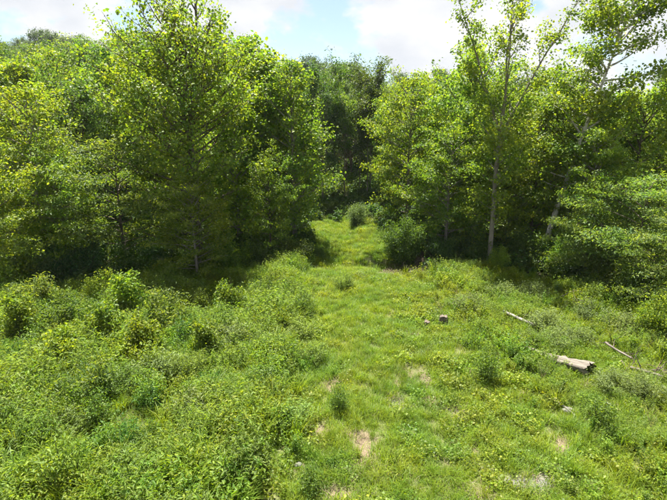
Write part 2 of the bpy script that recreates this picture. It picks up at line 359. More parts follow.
def gen_tree(name, seed, H, r0, t0, prof, n1, el, up, nleaf, lsize, leafmat, bark, leaders=None, lean=(0, 0), clump=.32, flat=.6,
             aspect=.75, six=True, sec=1.3, wand=.05, droop=.25, split_limbs=False, tilt=.7, tert=True, gap=0.0):
    rng = np.random.RandomState(seed)
    wood = Geo(); limbs = []
    n = 12
    tr = np.zeros((n+1, 3)); hz = np.linspace(0, 1, n+1)
    wx, wy = np.cumsum(rng.normal(0, wand, n+1))*H/16, np.cumsum(rng.normal(0, wand, n+1))*H/16
    tr[:, 0] = lean[0]*hz**1.1+(wx-wx[0])*hz; tr[:, 1] = lean[1]*hz**1.1+(wy-wy[0])*hz; tr[:, 2] = H*hz
    stems = []
    if leaders:
        hf = leaders[0]; k = int(hf*n)
        wood.tube(np.vstack([tr[:k+1]-np.array([[0, 0, .5]])*(hz[:k+1, None] == 0)]), r0*(1-.55*hz[:k+1])*np.where(hz[:k+1] < .03, 1.35, 1), 8, True, .06, rng)
        for (ang, az, ln) in leaders[1]:
            d = np.array([math.sin(ang)*math.cos(az), math.sin(ang)*math.sin(az), math.cos(ang)])
            p = bez(tr[k], d, ln*H, 9, .45, rng, wand*.9)
            rr = r0*.52*(1-.85*np.linspace(0, 1, 10))
            g = Geo(); g.tube(p, rr, 6, True, .05, rng)
            if split_limbs: limbs.append(g)
            else: wood.tube(p, rr, 6)
            stems.append((p, 0.0, g))
        stems.append((tr[:k+1], t0, None))
    else:
        rr = r0*(1-.93*hz**.9); rr[0] *= 1.35
        t2 = tr.copy(); t2[0, 2] -= .5
        wood.tube(t2, rr, 8, True, .06, rng)
        stems.append((tr, t0, None))
    cl, cd, cn = [], [], []
    def cluster(p, d):
        cl.append(p); cd.append(d)
    ga = rng.uniform(0, 6.28)
    lens = np.array([np.linalg.norm(s[0][-1]-s[0][0])*(1-s[1])*(2.6 if s[2] is None else 1) for s in stems]); cnt = np.round(n1*lens/lens.sum()).astype(int)
    for (path, s0, lg), m in zip(stems, cnt):
        for i in range(m):
            s = s0+(1-s0)*((i+rng.uniform(0, 1))/m)
            p, td = interp_path(path, min(s, .985))
            t = p[2]/H
            rad = prof(t)
            if rad <= 0.05: continue
            L = rad*rng.uniform(.65, 1.18)
            ga += 2.4+rng.normal(0, .35)
            e = el(t)+rng.normal(0, .12)
            d = np.array([math.cos(ga)*math.cos(e), math.sin(ga)*math.cos(e), math.sin(e)])
            L = L/max(.45, math.cos(e))
            bp = bez(p, d, L, 6, up, rng, .06)
            br = max(.012, min(r0*.32, .022*L+.008))
            g = Geo() if split_limbs else wood
            g.tube(bp, br*(1-.85*np.linspace(0, 1, 7)), 5)
            k2 = max(2, int(L*sec))
            for j in range(k2):
                ss = .22+.78*(j+rng.uniform(0, 1))/k2
                q, qd = interp_path(bp, min(ss, .98))
                side = 1 if j % 2 else -1
                d2 = rot_about(qd, np.array([0, 0, 1.0])+rng.normal(0, .4, 3), side*rng.uniform(.5, 1.15))
                L2 = L*rng.uniform(.30, .55)*(1.15-.6*ss)+.15
                sp = bez(q, d2, L2, 4, up*.6-.05, rng, .10)
                g.tube(sp, np.linspace(max(.008, br*.38), .004, 5), 3, False)
                m3 = max(2, int(L2/.30))
                for w in range(m3):
                    c, cdr = interp_path(sp, min(.99, .25+.75*(w+rng.uniform(0, 1))/m3))
                    cluster(c, cdr)
                    if tert and L2 > .8:
                        off = rng.normal(0, .35, 3)*np.array([1, 1, .5]); cluster(c+off, off/np.linalg.norm(off))
                cluster(sp[-1], d2)
            for ss in np.linspace(.55, 1, max(2, int(L/.5))):
                c, cdr = interp_path(bp, min(ss, .99)); cluster(c, cdr)
            if split_limbs:
                if lg is not None:                        # twig wood belongs to the leader it grows from
                    off = lg.n
                    for v_ in g.v: pass
                    lg_v = np.vstack(g.v); lg.add(lg_v, np.vstack(g.t) if g.t else None, np.vstack(g.q) if g.q else None)
                elif br > .045: limbs.append(g)
                else: wood.add(np.vstack(g.v), np.vstack(g.t) if g.t else None, np.vstack(g.q) if g.q else None)
    cl = np.array(cl); cd = np.array(cd)
    w = rng.uniform(0, 1, len(cl))**1.2*(rng.uniform(0, 1, len(cl)) > gap)+1e-6; w /= w.sum()
    pick = rng.choice(len(cl), nleaf, p=w)
    pos = cl[pick]+rng.normal(0, 1, (nleaf, 3))*np.array([clump, clump, clump*flat])
    nr = rng.normal(0, .45, (len(cl), 3))[pick]+.55*unit(pos-np.array([lean[0]*.5, lean[1]*.5, .45*H]))
    lm = leaves_mesh(name+'_crown', rng, pos, lsize, leafmat, aspect, six, .65, tilt, droop, nr)
    return dict(trunk=wood.mesh(name+'_trunk', bark, True), limbs=[g.mesh(name+'_limb', bark, True) for g in limbs], crown=lm, H=H)

def tree(name, P, x, y, rz=0, s=(1, 1, 1), label=None, cat='tree', group=None, z=None, part='crown'):
    e = link(name, None, None, (x, y, T(x, y)-.02 if z is None else z)); e.rotation_euler = (0, 0, rz); e.scale = s if not np.isscalar(s) else (s, s, s)
    e.empty_display_size = .3
    tk = link('trunk' if part == 'crown' else 'stem', P['trunk'], e)
    for lm in P['limbs']: link('limb', lm, tk)
    link(part, P['crown'], e)
    return tag(e, label, cat, group)

rnd = random.Random(11)
def smooth_prof(pts):
    xs, ys = zip(*pts); return lambda t: float(np.interp(t, xs, ys))

PI = math.pi
# tall sycamore on the left: forked dark trunk, wide airy crown
P_syc = gen_tree('sycamore', 3, 17.2, .26, .16, smooth_prof([(.1, 3.4), (.33, 4.5), (.5, 4.9), (.6, 4.4), (.7, 3.5), (.84, 2.0), (1, .8)]), 110,
                 lambda t: .10+.75*t, .30, 36000, .145, M['syc'], M['bark'],
                 leaders=(.50, [(.22, PI*.95, .46), (.10, .25, .52), (.30, PI*1.3, .34), (.28, PI*.4, .36)]), split_limbs=True, clump=.26, flat=.65, aspect=.95, gap=.36)
# slim tall sycamore on the right: open, several upright leaders
P_slim = gen_tree('slim', 8, 17.6, .17, .34, smooth_prof([(.2, 1.2), (.35, 2.2), (.5, 2.0), (.65, 1.2), (.85, .85), (1, .5), (1.1, .35)]), 64,
                  lambda t: .35+.6*t, .4, 17000, .13, M['syc'], M['bark_grey'],
                  leaders=(.50, [(.34, PI*.97, .52), (.06, 1.0, .54), (.40, .05, .52), (.25, PI*1.4, .40)]), split_limbs=True, clump=.26, flat=.85, aspect=.9, gap=.35)
# pale leaning sycamore
P_lean = gen_tree('leaning', 21, 17.0, .21, .30, smooth_prof([(.2, 1.6), (.35, 2.2), (.6, 2.6), (.8, 2.8), (.95, 1.9), (1.1, .8)]), 46,
                  lambda t: .05+.55*t, .25, 17500, .145, M['syc'], M['bark_pale'], lean=(4.2, .5), split_limbs=True, clump=.30, flat=.6, aspect=.95, gap=.45)
# dense upright tulip poplar
P_pop = gen_tree('poplar', 31, 13.5, .19, .06, smooth_prof([(0, 2.6), (.2, 3.0), (.45, 2.8), (.7, 2.1), (.9, 1.1), (1, .35)]), 70,
                 lambda t: .25+.65*t, .5, 14500, .17, M['poplar'], M['bark_grey'], clump=.24, flat=.8, aspect=.85, gap=.4)
P_pop2 = gen_tree('poplar', 34, 13.0, .17, .10, smooth_prof([(0, 2.0), (.25, 2.6), (.5, 2.5), (.75, 1.8), (.9, 1.0), (1, .3)]), 58,
                  lambda t: .3+.6*t, .5, 17000, .20, M['poplar'], M['bark_grey'], clump=.26, flat=.75, aspect=.85, gap=.4, six=False)
# spreading box elder, layered sprays
P_eld = gen_tree('boxelder', 41, 11.0, .17, .10, smooth_prof([(0, 2.2), (.2, 3.4), (.5, 3.9), (.75, 3.1), (.92, 1.7), (1, .5)]), 52,
                 lambda t: .1+.7*t, .15, 19000, .165, M['elder'], M['bark_grey'], clump=.26, flat=.42, aspect=.7, gap=.42)
P_eld2 = gen_tree('boxelder', 46, 9.0, .13, .08, smooth_prof([(0, 2.4), (.25, 3.2), (.5, 3.3), (.75, 2.6), (.92, 1.5), (1, .4)]), 46,
                  lambda t: .1+.7*t, .12, 16000, .17, M['elder'], M['bark'], clump=.26, flat=.42, aspect=.7, gap=.42, six=False)
# broad clumpy oaks
P_oak = gen_tree('oak', 51, 13.5, .22, .18, smooth_prof([(.1, 2.2), (.3, 3.8), (.55, 4.6), (.78, 3.8), (.93, 2.3), (1, .8)]), 46,
                 lambda t: .1+.8*t, .3, 17000, .22, M['oak'], M['bark'], clump=.36, flat=.6, six=False, gap=.45)
P_oak2 = gen_tree('oak', 57, 15.0, .22, .25, smooth_prof([(.15, 1.6), (.35, 3.2), (.6, 3.9), (.8, 3.2), (.93, 2.0), (1, .7)]), 42,
                  lambda t: .15+.8*t, .35, 15000, .24, M['oak'], M['bark_grey'], clump=.36, flat=.65, six=False, gap=.45)
P_mix = gen_tree('mixed', 61, 13.0, .19, .12, smooth_prof([(.1, 2.4), (.3, 3.5), (.55, 3.8), (.78, 3.0), (.93, 1.8), (1, .6)]), 46,
                 lambda t: .1+.75*t, .3, 16000, .22, M['poplar'], M['bark'], clump=.32, flat=.55, six=False, gap=.45)
# feathery walnut / sumac like young tree with drooping sprays
P_fea = gen_tree('walnut', 71, 6.8, .09, .10, smooth_prof([(0, 1.8), (.25, 2.7), (.55, 2.7), (.8, 2.0), (.95, 1.0), (1, .4)]), 34,
                 lambda t: .25+.5*t, -.35, 16000, .15, M['feather'], M['bark'], clump=.30, flat=.28, aspect=.42, droop=.45, gap=.42)
# ridge trees
P_rid = gen_tree('ridge', 81, 12.0, .2, .25, smooth_prof([(.15, 2.0), (.35, 3.4), (.6, 3.9), (.8, 3.3), (.94, 2.0), (1, .9)]), 44,
                 lambda t: -.05+.7*t, .12, 9500, .28, M['ridge'], M['bark_grey'], clump=.42, flat=.65, six=False, gap=.4, tert=False)
P_rid2 = gen_tree('ridge', 84, 12.5, .2, .25, smooth_prof([(.15, 1.8), (.35, 2.9), (.6, 3.3), (.8, 2.8), (.94, 1.7), (1, .8)]), 40,
                  lambda t: -.05+.75*t, .12, 8000, .28, M['ridge'], M['bark_grey'], clump=.42, flat=.7, six=False, gap=.4, tert=False)
P_rid3 = gen_tree('ridge', 88, 12.0, .2, .22, smooth_prof([(.15, 2.2), (.4, 3.6), (.65, 3.9), (.85, 2.8), (1, .9)]), 40,
                  lambda t: -.05+.7*t, .1, 9500, .28, M['oak'], M['bark_grey'], clump=.45, flat=.6, six=False, gap=.4, tert=False)
P_thin = gen_tree('thin', 95, 13.0, .12, .55, smooth_prof([(.5, 1.2), (.7, 2.2), (.9, 1.6), (1, .6)]), 26,
                  lambda t: .2+.7*t, .3, 6000, .2, M['oak'], M['bark_grey'], clump=.32, six=False, gap=.35)
# dead, brown-leaved tree
P_dead = gen_tree('dead', 91, 10.5, .13, .25, smooth_prof([(.2, 1.2), (.5, 1.9), (.8, 1.2), (1, .3)]), 26,
                  lambda t: .25+.5*t, .2, 2000, .14, M['dead'], M['bark'], clump=.3, six=False, gap=.4)

def shrub_gen(name, seed, H, W, nst, nleaf, lsize, mat, clump=.2, flat=.8, aspect=.6, six=True, stem_mat=None, sp=.5, low=.15, droop=.25):
    """several stems that fan out from the ground, leaves all along them"""
    rng = np.random.RandomState(seed); g = Geo(); cl = []
    for i in range(nst):
        az = rng.uniform(0, 6.28); r = W*math.sqrt(rng.uniform(0, 1))
        b = np.array([math.cos(az)*r*.35, math.sin(az)*r*.35, -.12])
        h = H*rng.uniform(.6, 1.05)*(1-.42*(r/W)**2)
        tip = np.array([math.cos(az)*r, math.sin(az)*r, h])
        m = b*.5+tip*.5; m[:2] += (b[:2]-tip[:2])*.12
        ts = np.linspace(0, 1, 7)[:, None]
        p = b*(1-ts)**2+2*m*ts*(1-ts)+tip*ts**2
        g.tube(p, np.linspace(.006+.006*H, .003, 7), 4, False)
        k = max(5, int(h/.12))
        for s in np.linspace(low, 1, k):
            c, d = interp_path(p, min(.99, s)); cl.append(c)
            if rng.uniform() < .7:
                a2 = rng.uniform(0, 6.28); L = sp*H*.22*(1.2-s)+.05
                cl.append(c+np.array([math.cos(a2), math.sin(a2), .35])*L)
    cl = np.array(cl); pick = rng.randint(0, len(cl), nleaf)
    pos = cl[pick]+rng.normal(0, 1, (nleaf, 3))*np.array([clump, clump, clump*flat])
    pos[:, 2] = np.abs(pos[:, 2])
    return dict(trunk=g.mesh(name+'_stem', stem_mat or M['bark'], True), limbs=[],
                crown=leaves_mesh(name+'_foliage', rng, pos, lsize, mat, aspect, six, .8, .75, droop), H=H)

S_lane = shrub_gen('shrub', 107, 3.6, 1.8, 18, 11000, .13, M['bush'], clump=.22)
S_edge = shrub_gen('shrub', 101, 3.6, 1.9, 16, 9000, .13, M['poplar'], clump=.24)
S_dark = shrub_gen('shrub', 102, 3.2, 1.9, 16, 7500, .13, M['dark'], clump=.26)
S_pale = shrub_gen('shrub', 103, 2.9, 1.7, 14, 6500, .12, M['grey'], clump=.24)
S_eld = shrub_gen('shrub', 104, 3.0, 1.6, 14, 6500, .15, M['elder'], clump=.24)
S_feat = shrub_gen('shrub', 105, 2.2, 1.0, 10, 2600, .14, M['feather'], clump=.17, aspect=.4)
S_sap = shrub_gen('sapling', 106, 2.4, .95, 9, 2200, .145, M['elder'], clump=.17, low=.25)
W_plume = [shrub_gen('weed', 110+i, .95+.12*i, .62, 46, 3000, .085, M['plume'], clump=.07, aspect=.22, six=False, stem_mat=M['stem'], low=.25, sp=.35, droop=.0) for i in range(2)]
M['silver'] = leaf_mat('leaf_silver', (.115, .165, .052), (.165, .220, .070), (.220, .280, .095), trans=.46, tcol=(1.5, 1.45, .7), osh=.012)
W_silver = shrub_gen('weed', 118, 1.0, .7, 50, 3200, .08, M['silver'], clump=.07, aspect=.24, six=False, stem_mat=M['stem'], low=.25, sp=.35, droop=.0)
W_leaf = [shrub_gen('weed', 120+i, .9+.15*i, .42, 20, 1500, .072, M['weed'], clump=.085, aspect=.42, six=True, stem_mat=M['stem'], low=.15, sp=.5) for i in range(3)]

# ---- the trees that can be told apart
def put(name, P, u, y, vtop, label, rz=None, wide=1.0, part='crown', cat='tree', group=None, u_is_top=False):
    x, ztop = at(u, vtop, y)
    zb = T(x, y); s = (ztop-zb)/P['H']
    return tree(name, P, x, y, rnd.uniform(0, 6.28) if rz is None else rz, (s*wide, s*wide, s), label, cat, group, part=part)

HERO = []
def hero(*a, **k):
    o = put(*a, **k); HERO.append((o.location.x, o.location.y)); return o

hero('sycamore_tree', P_syc, 180, 28.5, -7, 'tall yellow-green sycamore with forked dark trunk, biggest tree left of the grass lane', rz=.15)
hero('young_tree', P_eld, 190, 24.9, 182, 'low spreading bright green tree directly under the big forked sycamore', rz=.9, wide=1.1)
hero('tulip_poplar', P_pop, 291, 33.8, 66, 'dense upright green poplar at the left edge of the grass lane', rz=.4, wide=1.05)
hero('tulip_poplar', P_pop2, 262, 35.5, 62, 'upright poplar just right of the big sycamore, behind the dense lane-side poplar', rz=2.2, wide=1.15)
hero('tulip_poplar', P_pop, 231, 33.0, 84, 'yellow-green poplar squeezed between the big sycamore and the lane-side poplars', rz=1.6, wide=1.0)
hero('box_elder', P_eld, 22, 29.0, 98, 'rounded yellow-green tree at the left border of the picture', rz=2.0)
hero('box_elder', P_eld2, 55, 26.2, 172, 'low leafy tree in front of the rounded tree at the left border', rz=.3)
hero('oak_tree', P_oak, 72, 35.0, 96, 'greyish dark green tree left of the big sycamore, behind the rounded border tree', rz=4.0, wide=.9)
hero('walnut_tree', P_fea, 112, 27.8, 152, 'feathery pale green tree left of the big sycamore trunk', rz=2.6, wide=1.25)
hero('box_elder', P_eld2, -22, 23.5, 165, 'leafy tree cut by the left edge of the picture, nearest the meadow', rz=3.3)
hero('mixed_tree', P_mix, 46, 47, 72, 'large yellow-green crown below the ridge at upper left', rz=1.0)
hero('oak_tree', P_oak2, 115, 42, 78, 'dark green crown showing between the upper left canopy and the big sycamore', rz=1.9)
hero('tulip_poplar', P_pop2, 248, 38.5, 46, 'tallest poplar top behind the right side of the big sycamore', rz=3.1, wide=1.1)
hero('box_elder', P_eld2, 268, 29.8, 172, 'bushy green tree at the foot of the poplars left of the lane', rz=5.0, wide=.82)

hero('box_elder', P_eld, 412, 37.0, 86, 'rounded yellow-green tree with pale thin trunk, right of the lane', rz=1.2, wide=.9)
hero('box_elder', P_eld, 452, 31.2, 138, 'layered yellow-green tree leaning over the dark undergrowth right of the lane', rz=2.9, wide=1.05)
hero('mixed_tree', P_mix, 476, 34.5, 70, 'broad green tree left of the tall slim trunk, right of the lane', rz=.8, wide=.95)
hero('slim_tree', P_slim, 514, 28.3, -22, 'tall slim tree with straight grey trunk and airy upright leaders against the sky', rz=0.0)
hero('box_elder', P_eld2, 543, 31.8, 120, 'yellow-green tree filling the gap right of the tall slim trunk', rz=3.9)
hero('sycamore_tree', P_lean, 571, 29.5, -26, 'pale-barked sycamore leaning right, at the upper right corner', rz=0.0)
hero('mixed_tree', P_mix, 566, 33.5, 96, 'full green crown between the tall slim tree and the leaning sycamore', rz=3.0, wide=1.05)
hero('tulip_poplar', P_pop2, 622, 33.0, 100, 'upright green crown right of the leaning sycamore trunk', rz=1.1, wide=1.25)
hero('box_elder', P_eld2, 498, 31.0, 150, 'leafy low crown wrapping the lower trunk of the tall slim tree', rz=.7, wide=1.0)
hero('walnut_tree', P_fea, 682, 20.0, 222, 'nearest feathery tree, hanging in from the right border', rz=2.2, wide=1.2)
hero('oak_tree', P_oak, 520, 40, 92, 'green tree behind the tall slim trunk', rz=2.2)
hero('mixed_tree', P_mix, 648, 30.5, 104, 'broad yellow-green tree at the right edge below the leaning sycamore', rz=5.2)
hero('box_elder', P_eld, 600, 27.5, 142, 'pale green leafy tree below the leaning sycamore', rz=4.4, wide=.9)
hero('walnut_tree', P_fea, 648, 22.8, 186, 'feathery tree with drooping layered sprays at the right edge', rz=.6, wide=1.25)
hero('walnut_tree', P_fea, 596, 25.4, 208, 'small feathery tree on the edge of the brush behind the logs', rz=3.6, wide=1.1)
hero('oak_tree', P_oak2, 700, 31, 70, 'tree beyond the right border whose branches reach into the picture', rz=1.2, wide=.7)
hero('dead_tree', P_dead, 347, 54, 116, 'dead tree with reddish brown leaves deep in the gap above the lane', rz=1.0)
hero('oak_tree', P_oak2, 322, 47, 92, 'dark tree closing the left side of the gap above the lane', rz=1.0, wide=.85)
hero('oak_tree', P_oak2, 372, 49, 86, 'dark green tree standing behind the end of the lane', rz=3.0, wide=.85)
hero('mixed_tree', P_mix, 392, 45, 104, 'tree with hanging dark foliage right of the lane end', rz=4.6, wide=.8)
hero('oak_tree', P_oak, 352, 58, 96, 'dark tree in the middle of the gap, behind the dead one', rz=5.6, wide=.8)

# ---- shrubs along the wood's edge
def shrub(P, u, y, vtop, label, name='shrub', wide=1.0, group=None, cat='shrub'):
    return put(name, P, u, y, vtop, label, wide=wide, part='foliage', cat=cat, group=group)
shrub(S_lane, 405, 29.4, 211, 'dense dark green bush at the right corner of the lane mouth', wide=.85)
shrub(S_pale, 356, 37.6, 200, 'pale grey-green bush at the far end of the grass lane', wide=.95)
shrub(S_dark, 318, 30.2, 244, 'low dark bush at the left corner of the lane mouth', wide=1.1)
shrub(S_dark, 296, 29.0, 238, 'dark bush under the poplars left of the lane', wide=1.1)
shrub(S_pale, 30, 24.6, 236, 'bush with pale leaf undersides in the shade at the far left', wide=1.0)
shrub(S_dark, 70, 25.6, 232, 'dark bush in the shade left of the feathery tree', wide=1.1)
shrub(S_eld, 2, 23.2, 246, 'yellow-green bush on the left border below the trees', wide=1.0)
shrub(S_dark, 135, 25.6, 240, 'dark bush at the foot of the feathery tree on the left', wide=1.1)
shrub(S_edge, 232, 27.4, 236, 'green bush right of the low spreading tree', wide=1.1)
shrub(S_dark, 258, 28.4, 240, 'shaded bush between the spreading tree and the lane bushes', wide=1.1)
shrub(S_dark, 445, 29.3, 236, 'dark bush under the layered tree right of the lane', wide=1.2)
shrub(S_dark, 478, 29.5, 232, 'dark bush left of the tall slim trunk', wide=1.2)
shrub(S_edge, 500, 27.2, 246, 'green bush at the foot of the tall slim trunk', wide=.8)
shrub(S_dark, 535, 28.6, 228, 'dark bush right of the tall slim trunk', wide=1.1)
shrub(S_edge, 566, 26.8, 236, 'green bush behind the grey brush on the right', wide=1.0)
shrub(S_pale, 560, 23.0, 281, 'pale grey-green bush just above the white log', wide=.75)
shrub(S_dark, 625, 23.6, 246, 'dark bush below the feathery trees on the right', wide=1.2)
shrub(S_dark, 664, 20.8, 262, 'dark bush at the right border in the shade', wide=1.2)
shrub(S_edge, 640, 20.2, 300, 'low leafy bush in front of the shaded bushes on the right', wide=.9)
shrub(S_edge, 668, 17.6, 292, 'leafy bush at the right border nearest the logs', wide=.95)
shrub(S_edge, 604, 23.2, 270, 'green bush behind the long fallen branch', wide=1.0)
shrub(S_eld, 100, 22.3, 268, 'sunlit bush on the shadow line at left', wide=.9)
shrub(S_dark, 380, 44.0, 196, 'dark bush right of the pale one at the end of the lane', wide=1.2)
shrub(S_dark, 330, 42.5, 200, 'dark bush left of the pale one at the end of the lane', wide=1.2)

for u, y, vt, lb in ((322, 47, 192, 'dark bush behind the left end of the lane'), (344, 48.5, 194, 'dark bush straight behind the lane end'), (364, 47, 194, 'dark bush behind the pale one'),
                     (384, 50, 188, 'dark bush under the tree right of the lane end')):
    shrub(S_dark, u, y, vt, lb, wide=1.15)
for i, (u, y, vt, lb) in enumerate(((334, 50, 96, 'slender dark trunk standing at the left of the gap'), (345, 47, 108, 'slender dark trunk left of the dead tree'), (361, 51, 98, 'slender dark trunk right of the dead tree'), (369, 46.5, 104, 'slender dark trunk at the right of the gap'))):
    hero('slim_forest_tree', P_thin, u, y, vt, lb)

# ---- background wood on the rising hillside
rs = np.random.RandomState(77)
sky_line = np.full(900, 400.0)
def colrange(u0, u1): return max(0, int(u0)+100), min(899, int(u1)+100)
cand = []
for _ in range(12000):
    y = 37+125*rs.uniform()**.85; x = rs.uniform(-1, 1)*(.80*y+8)
    cand.append((x, y))
placed = list(HERO); bgt = []
ar = [np.array(placed)]
def ok(x, y, dmin):
    a = np.array(placed); return np.min(np.hypot(a[:, 0]-x, a[:, 1]-y)) > dmin
for x, y in cand:
    if y < 46 and abs(x-float(lane_x(y))) < 4.2: continue
    if forest_val(x, y) < .95: continue
    dm = 4.8 if y < 60 else 6.8 if y < 120 else 6.2
    if ok(x, y, dm):
        placed.append((x, y)); bgt.append((x, y))
bgt.sort(key=lambda p: p[1])
ZONES = ((35, 'at the far left'), (95, 'left of the big sycamore'), (165, 'behind the big sycamore\'s left half'), (225, 'behind the big sycamore\'s right half'), (285, 'above the left poplars'),
         (335, 'left of the gap'), (385, 'over the gap'), (440, 'over the rounded tree'), (500, 'left of the tall slim tree'), (570, 'right of the tall slim tree'), (999, 'under the leaning sycamore'))
def wood_label(u, y, h, tall):
    zone = next(t for lim_, t in ZONES if u < lim_)
    size = 'tall' if h > tall else 'low'
    if y > 140: k, g = 'bluish ridge crest tree', 'trees along the far ridge'
    elif y > 122: k, g = 'bluish tree below the crest', 'trees along the far ridge'
    elif y > 88: k, g = 'upper hillside tree', 'trees on the hillside'
    elif y > 60: k, g = 'lower hillside tree', 'trees on the hillside'
    else: k, g = 'tree behind the front row', 'trees behind the front row'
    return size+' '+k+' '+zone, g
kept = 0
SKL = ([-60, 0, 60, 100, 150, 240, 265, 300, 340, 360, 400, 440, 470, 540, 600, 667, 720], [42, 43, 36, 44, 41, 42, 52, 68, 63, 72, 83, 79, 86, 98, 104, 104, 100])
for x, y in bgt:
    if y > 122: P = (P_rid, P_rid2, P_rid3, P_rid)[rs.randint(4)]; h = rs.uniform(9, 13)
    elif y > 85: P = (P_rid, P_rid3, P_oak, P_rid2, P_oak2, P_rid3)[rs.randint(6)]; h = rs.uniform(10, 13.5)
    elif y > 65: P = (P_oak, P_oak2, P_mix, P_rid3, P_oak, P_pop2)[rs.randint(6)]; h = rs.uniform(11, 15)
    else: P = (P_oak, P_oak2, P_mix, P_pop2, P_eld2, P_mix)[rs.randint(6)]; h = rs.uniform(9.5, 13.5)
    zb = T(x, y)
    dep = y*math.cos(PITCH)-(zb+h-CAM_H)*math.sin(PITCH)
    vt = 250-FPX*(y*math.sin(PITCH)+(zb+h-CAM_H)*math.cos(PITCH))/dep
    uc = 333.5+FPX*x/dep; hw = 3.3*FPX/dep
    lim = float(np.interp(uc, *SKL))+(rs.uniform(-7, 12) if y > 122 else rs.uniform(6, 34))
    if vt < lim or (y > 122 and vt < lim+25):             # the crowns end at the skyline the wood has
        hn = at(uc, lim, y)[1]-zb
        if hn < 6.0 or hn > 17: continue
        h = hn; vt = lim
    if uc+hw < -25 or uc-hw > 692: continue
    a, b = colrange(uc-hw, uc+hw)
    if b <= a: continue
    if vt > np.mean(sky_line[a:b])+22: continue           # nothing of it would show
    if vt < sky_line[a:b].mean(): sky_line[a:b] = np.minimum(sky_line[a:b], vt+18)
    lb, gp = wood_label(uc, y, h, 11.0)
    s = h/P['H']; w = s*rs.uniform(.9, 1.15)
    tree('hillside_tree' if y > 60 else 'forest_tree', P, x, y, rs.uniform(0, 6.28), (w, w, s), lb, 'tree', gp)
    kept += 1
print('background trees', kept)

# ------------------------------------------------------------------ ground cover (scattered by geometry nodes)
def blades(rng, n, h, spread, w, lean=.5, seg=3):
    az = rng.uniform(0, 6.28, n); r = spread*np.sqrt(rng.uniform(0, 1, n))
    base = np.stack([np.cos(az)*r, np.sin(az)*r, np.full(n, -.03)], 1)
    a2 = rng.uniform(0, 6.28, n); L = h*rng.uniform(.5, 1.1, n); ln = lean*rng.uniform(.2, 1.2, n)
    d = np.stack([np.cos(a2), np.sin(a2), np.zeros(n)], 1); side = np.stack([-np.sin(a2), np.cos(a2), np.zeros(n)], 1)
    ws = w*rng.uniform(.7, 1.3, n)
    out = []
    for t, k in ((0, .8), (.4, 1.0), (.75, .7)):
        p = base+d*(L*ln*t**2)[:, None]; p[:, 2] += L*(t-.25*ln*t**2)
        out += [p-side*(ws*k/2)[:, None], p+side*(ws*k/2)[:, None]]
    p = base+d*(L*ln)[:, None]; p[:, 2] += L*(1-.35*ln); out.append(p)
    v = np.stack(out, 1); b = np.arange(n)[:, None]*7
    q = np.vstack([b+np.array([[0, 1, 3, 2]]), b+np.array([[2, 3, 5, 4]])]); t = b+np.array([[4, 5, 6]])
    return v.reshape(-1, 3), t, q

def forb(rng, nst, h, spread, per, ls, aspect, mat, name, narrow=False):
    pos, dd = [], []
    g = Geo()
    for i in range(nst):
        az = rng.uniform(0, 6.28); r = spread*math.sqrt(rng.uniform())
        b = np.array([math.cos(az)*r, math.sin(az)*r, -.03]); a2 = rng.uniform(0, 6.28); hh = h*rng.uniform(.55, 1.1)
        tip = b+np.array([math.cos(a2)*.25*hh, math.sin(a2)*.25*hh, hh])
        for s in np.linspace(.15, 1, per):
            c = b*(1-s)+tip*s; a3 = rng.uniform(0, 6.28)
            pos.append(c); dd.append([math.cos(a3), math.sin(a3), .9*s if narrow else .15])
    pos = np.array(pos); dd = np.array(dd)
    return leaves_mesh(name, rng, pos, ls, mat, aspect, not narrow, .6 if narrow else .9, .5, .05 if narrow else .2, None, dd)

cov = bpy.data.collections.new('cover_plants')
def cover(nm, me):
    o = bpy.data.objects.new(nm, me); cov.objects.link(o)
rg = np.random.RandomState(9)
KINDS = []
def addk(kind, me): cover('%02d_%s' % (len(KINDS), kind), me); KINDS.append(kind)
for i in range(3):
    v, t, q = blades(rg, 64, .20+.06*i, .17, .0085, .9); addk('short', np_mesh('short_grass', v, t, q, M['grass']))
for i in range(3):
    v, t, q = blades(rg, 60, .62+.12*i, .16, .014, .75); addk('tall', np_mesh('tall_grass', v, t, q, M['grass']))
for i in range(3):
    n = 150; a = rg.uniform(0, 6.28, n); r = .24*np.sqrt(rg.uniform(0, 1, n))
    pos = np.stack([np.cos(a)*r, np.sin(a)*r, rg.uniform(.01, .13+.05*i, n)], 1)
    addk('carpet', leaves_mesh('low_leaf', rg, pos, .036+.009*i, M['carpet'], .8, False, 1.0, .6, .1))
for i in range(3): addk('forb', forb(rg, 17, .48+.12*i, .19, 22, .048+.010*i, .48, M['forb'], 'forb'))
for i in range(2): addk('fine', forb(rg, 16, .75+.15*i, .17, 26, .085, .20, M['plume'], 'fine_weed', True))
v, t, q = blades(rg, 22, .30, .16, .006, 1.6); addk('straw', np_mesh('straw', v, t, q, M['straw']))
v, t, q = blades(rg, 12, .75, .12, .006, .5); addk('stalk', np_mesh('stalk', v, t, q, M['straw']))
for i in range(2): addk('under', forb(rg, 10, .55+.2*i, .25, 12, .13, .55, M['dark'], 'undergrowth'))
IDX = {k: [i for i, kk in enumerate(KINDS) if kk == k] for k in set(KINDS)}

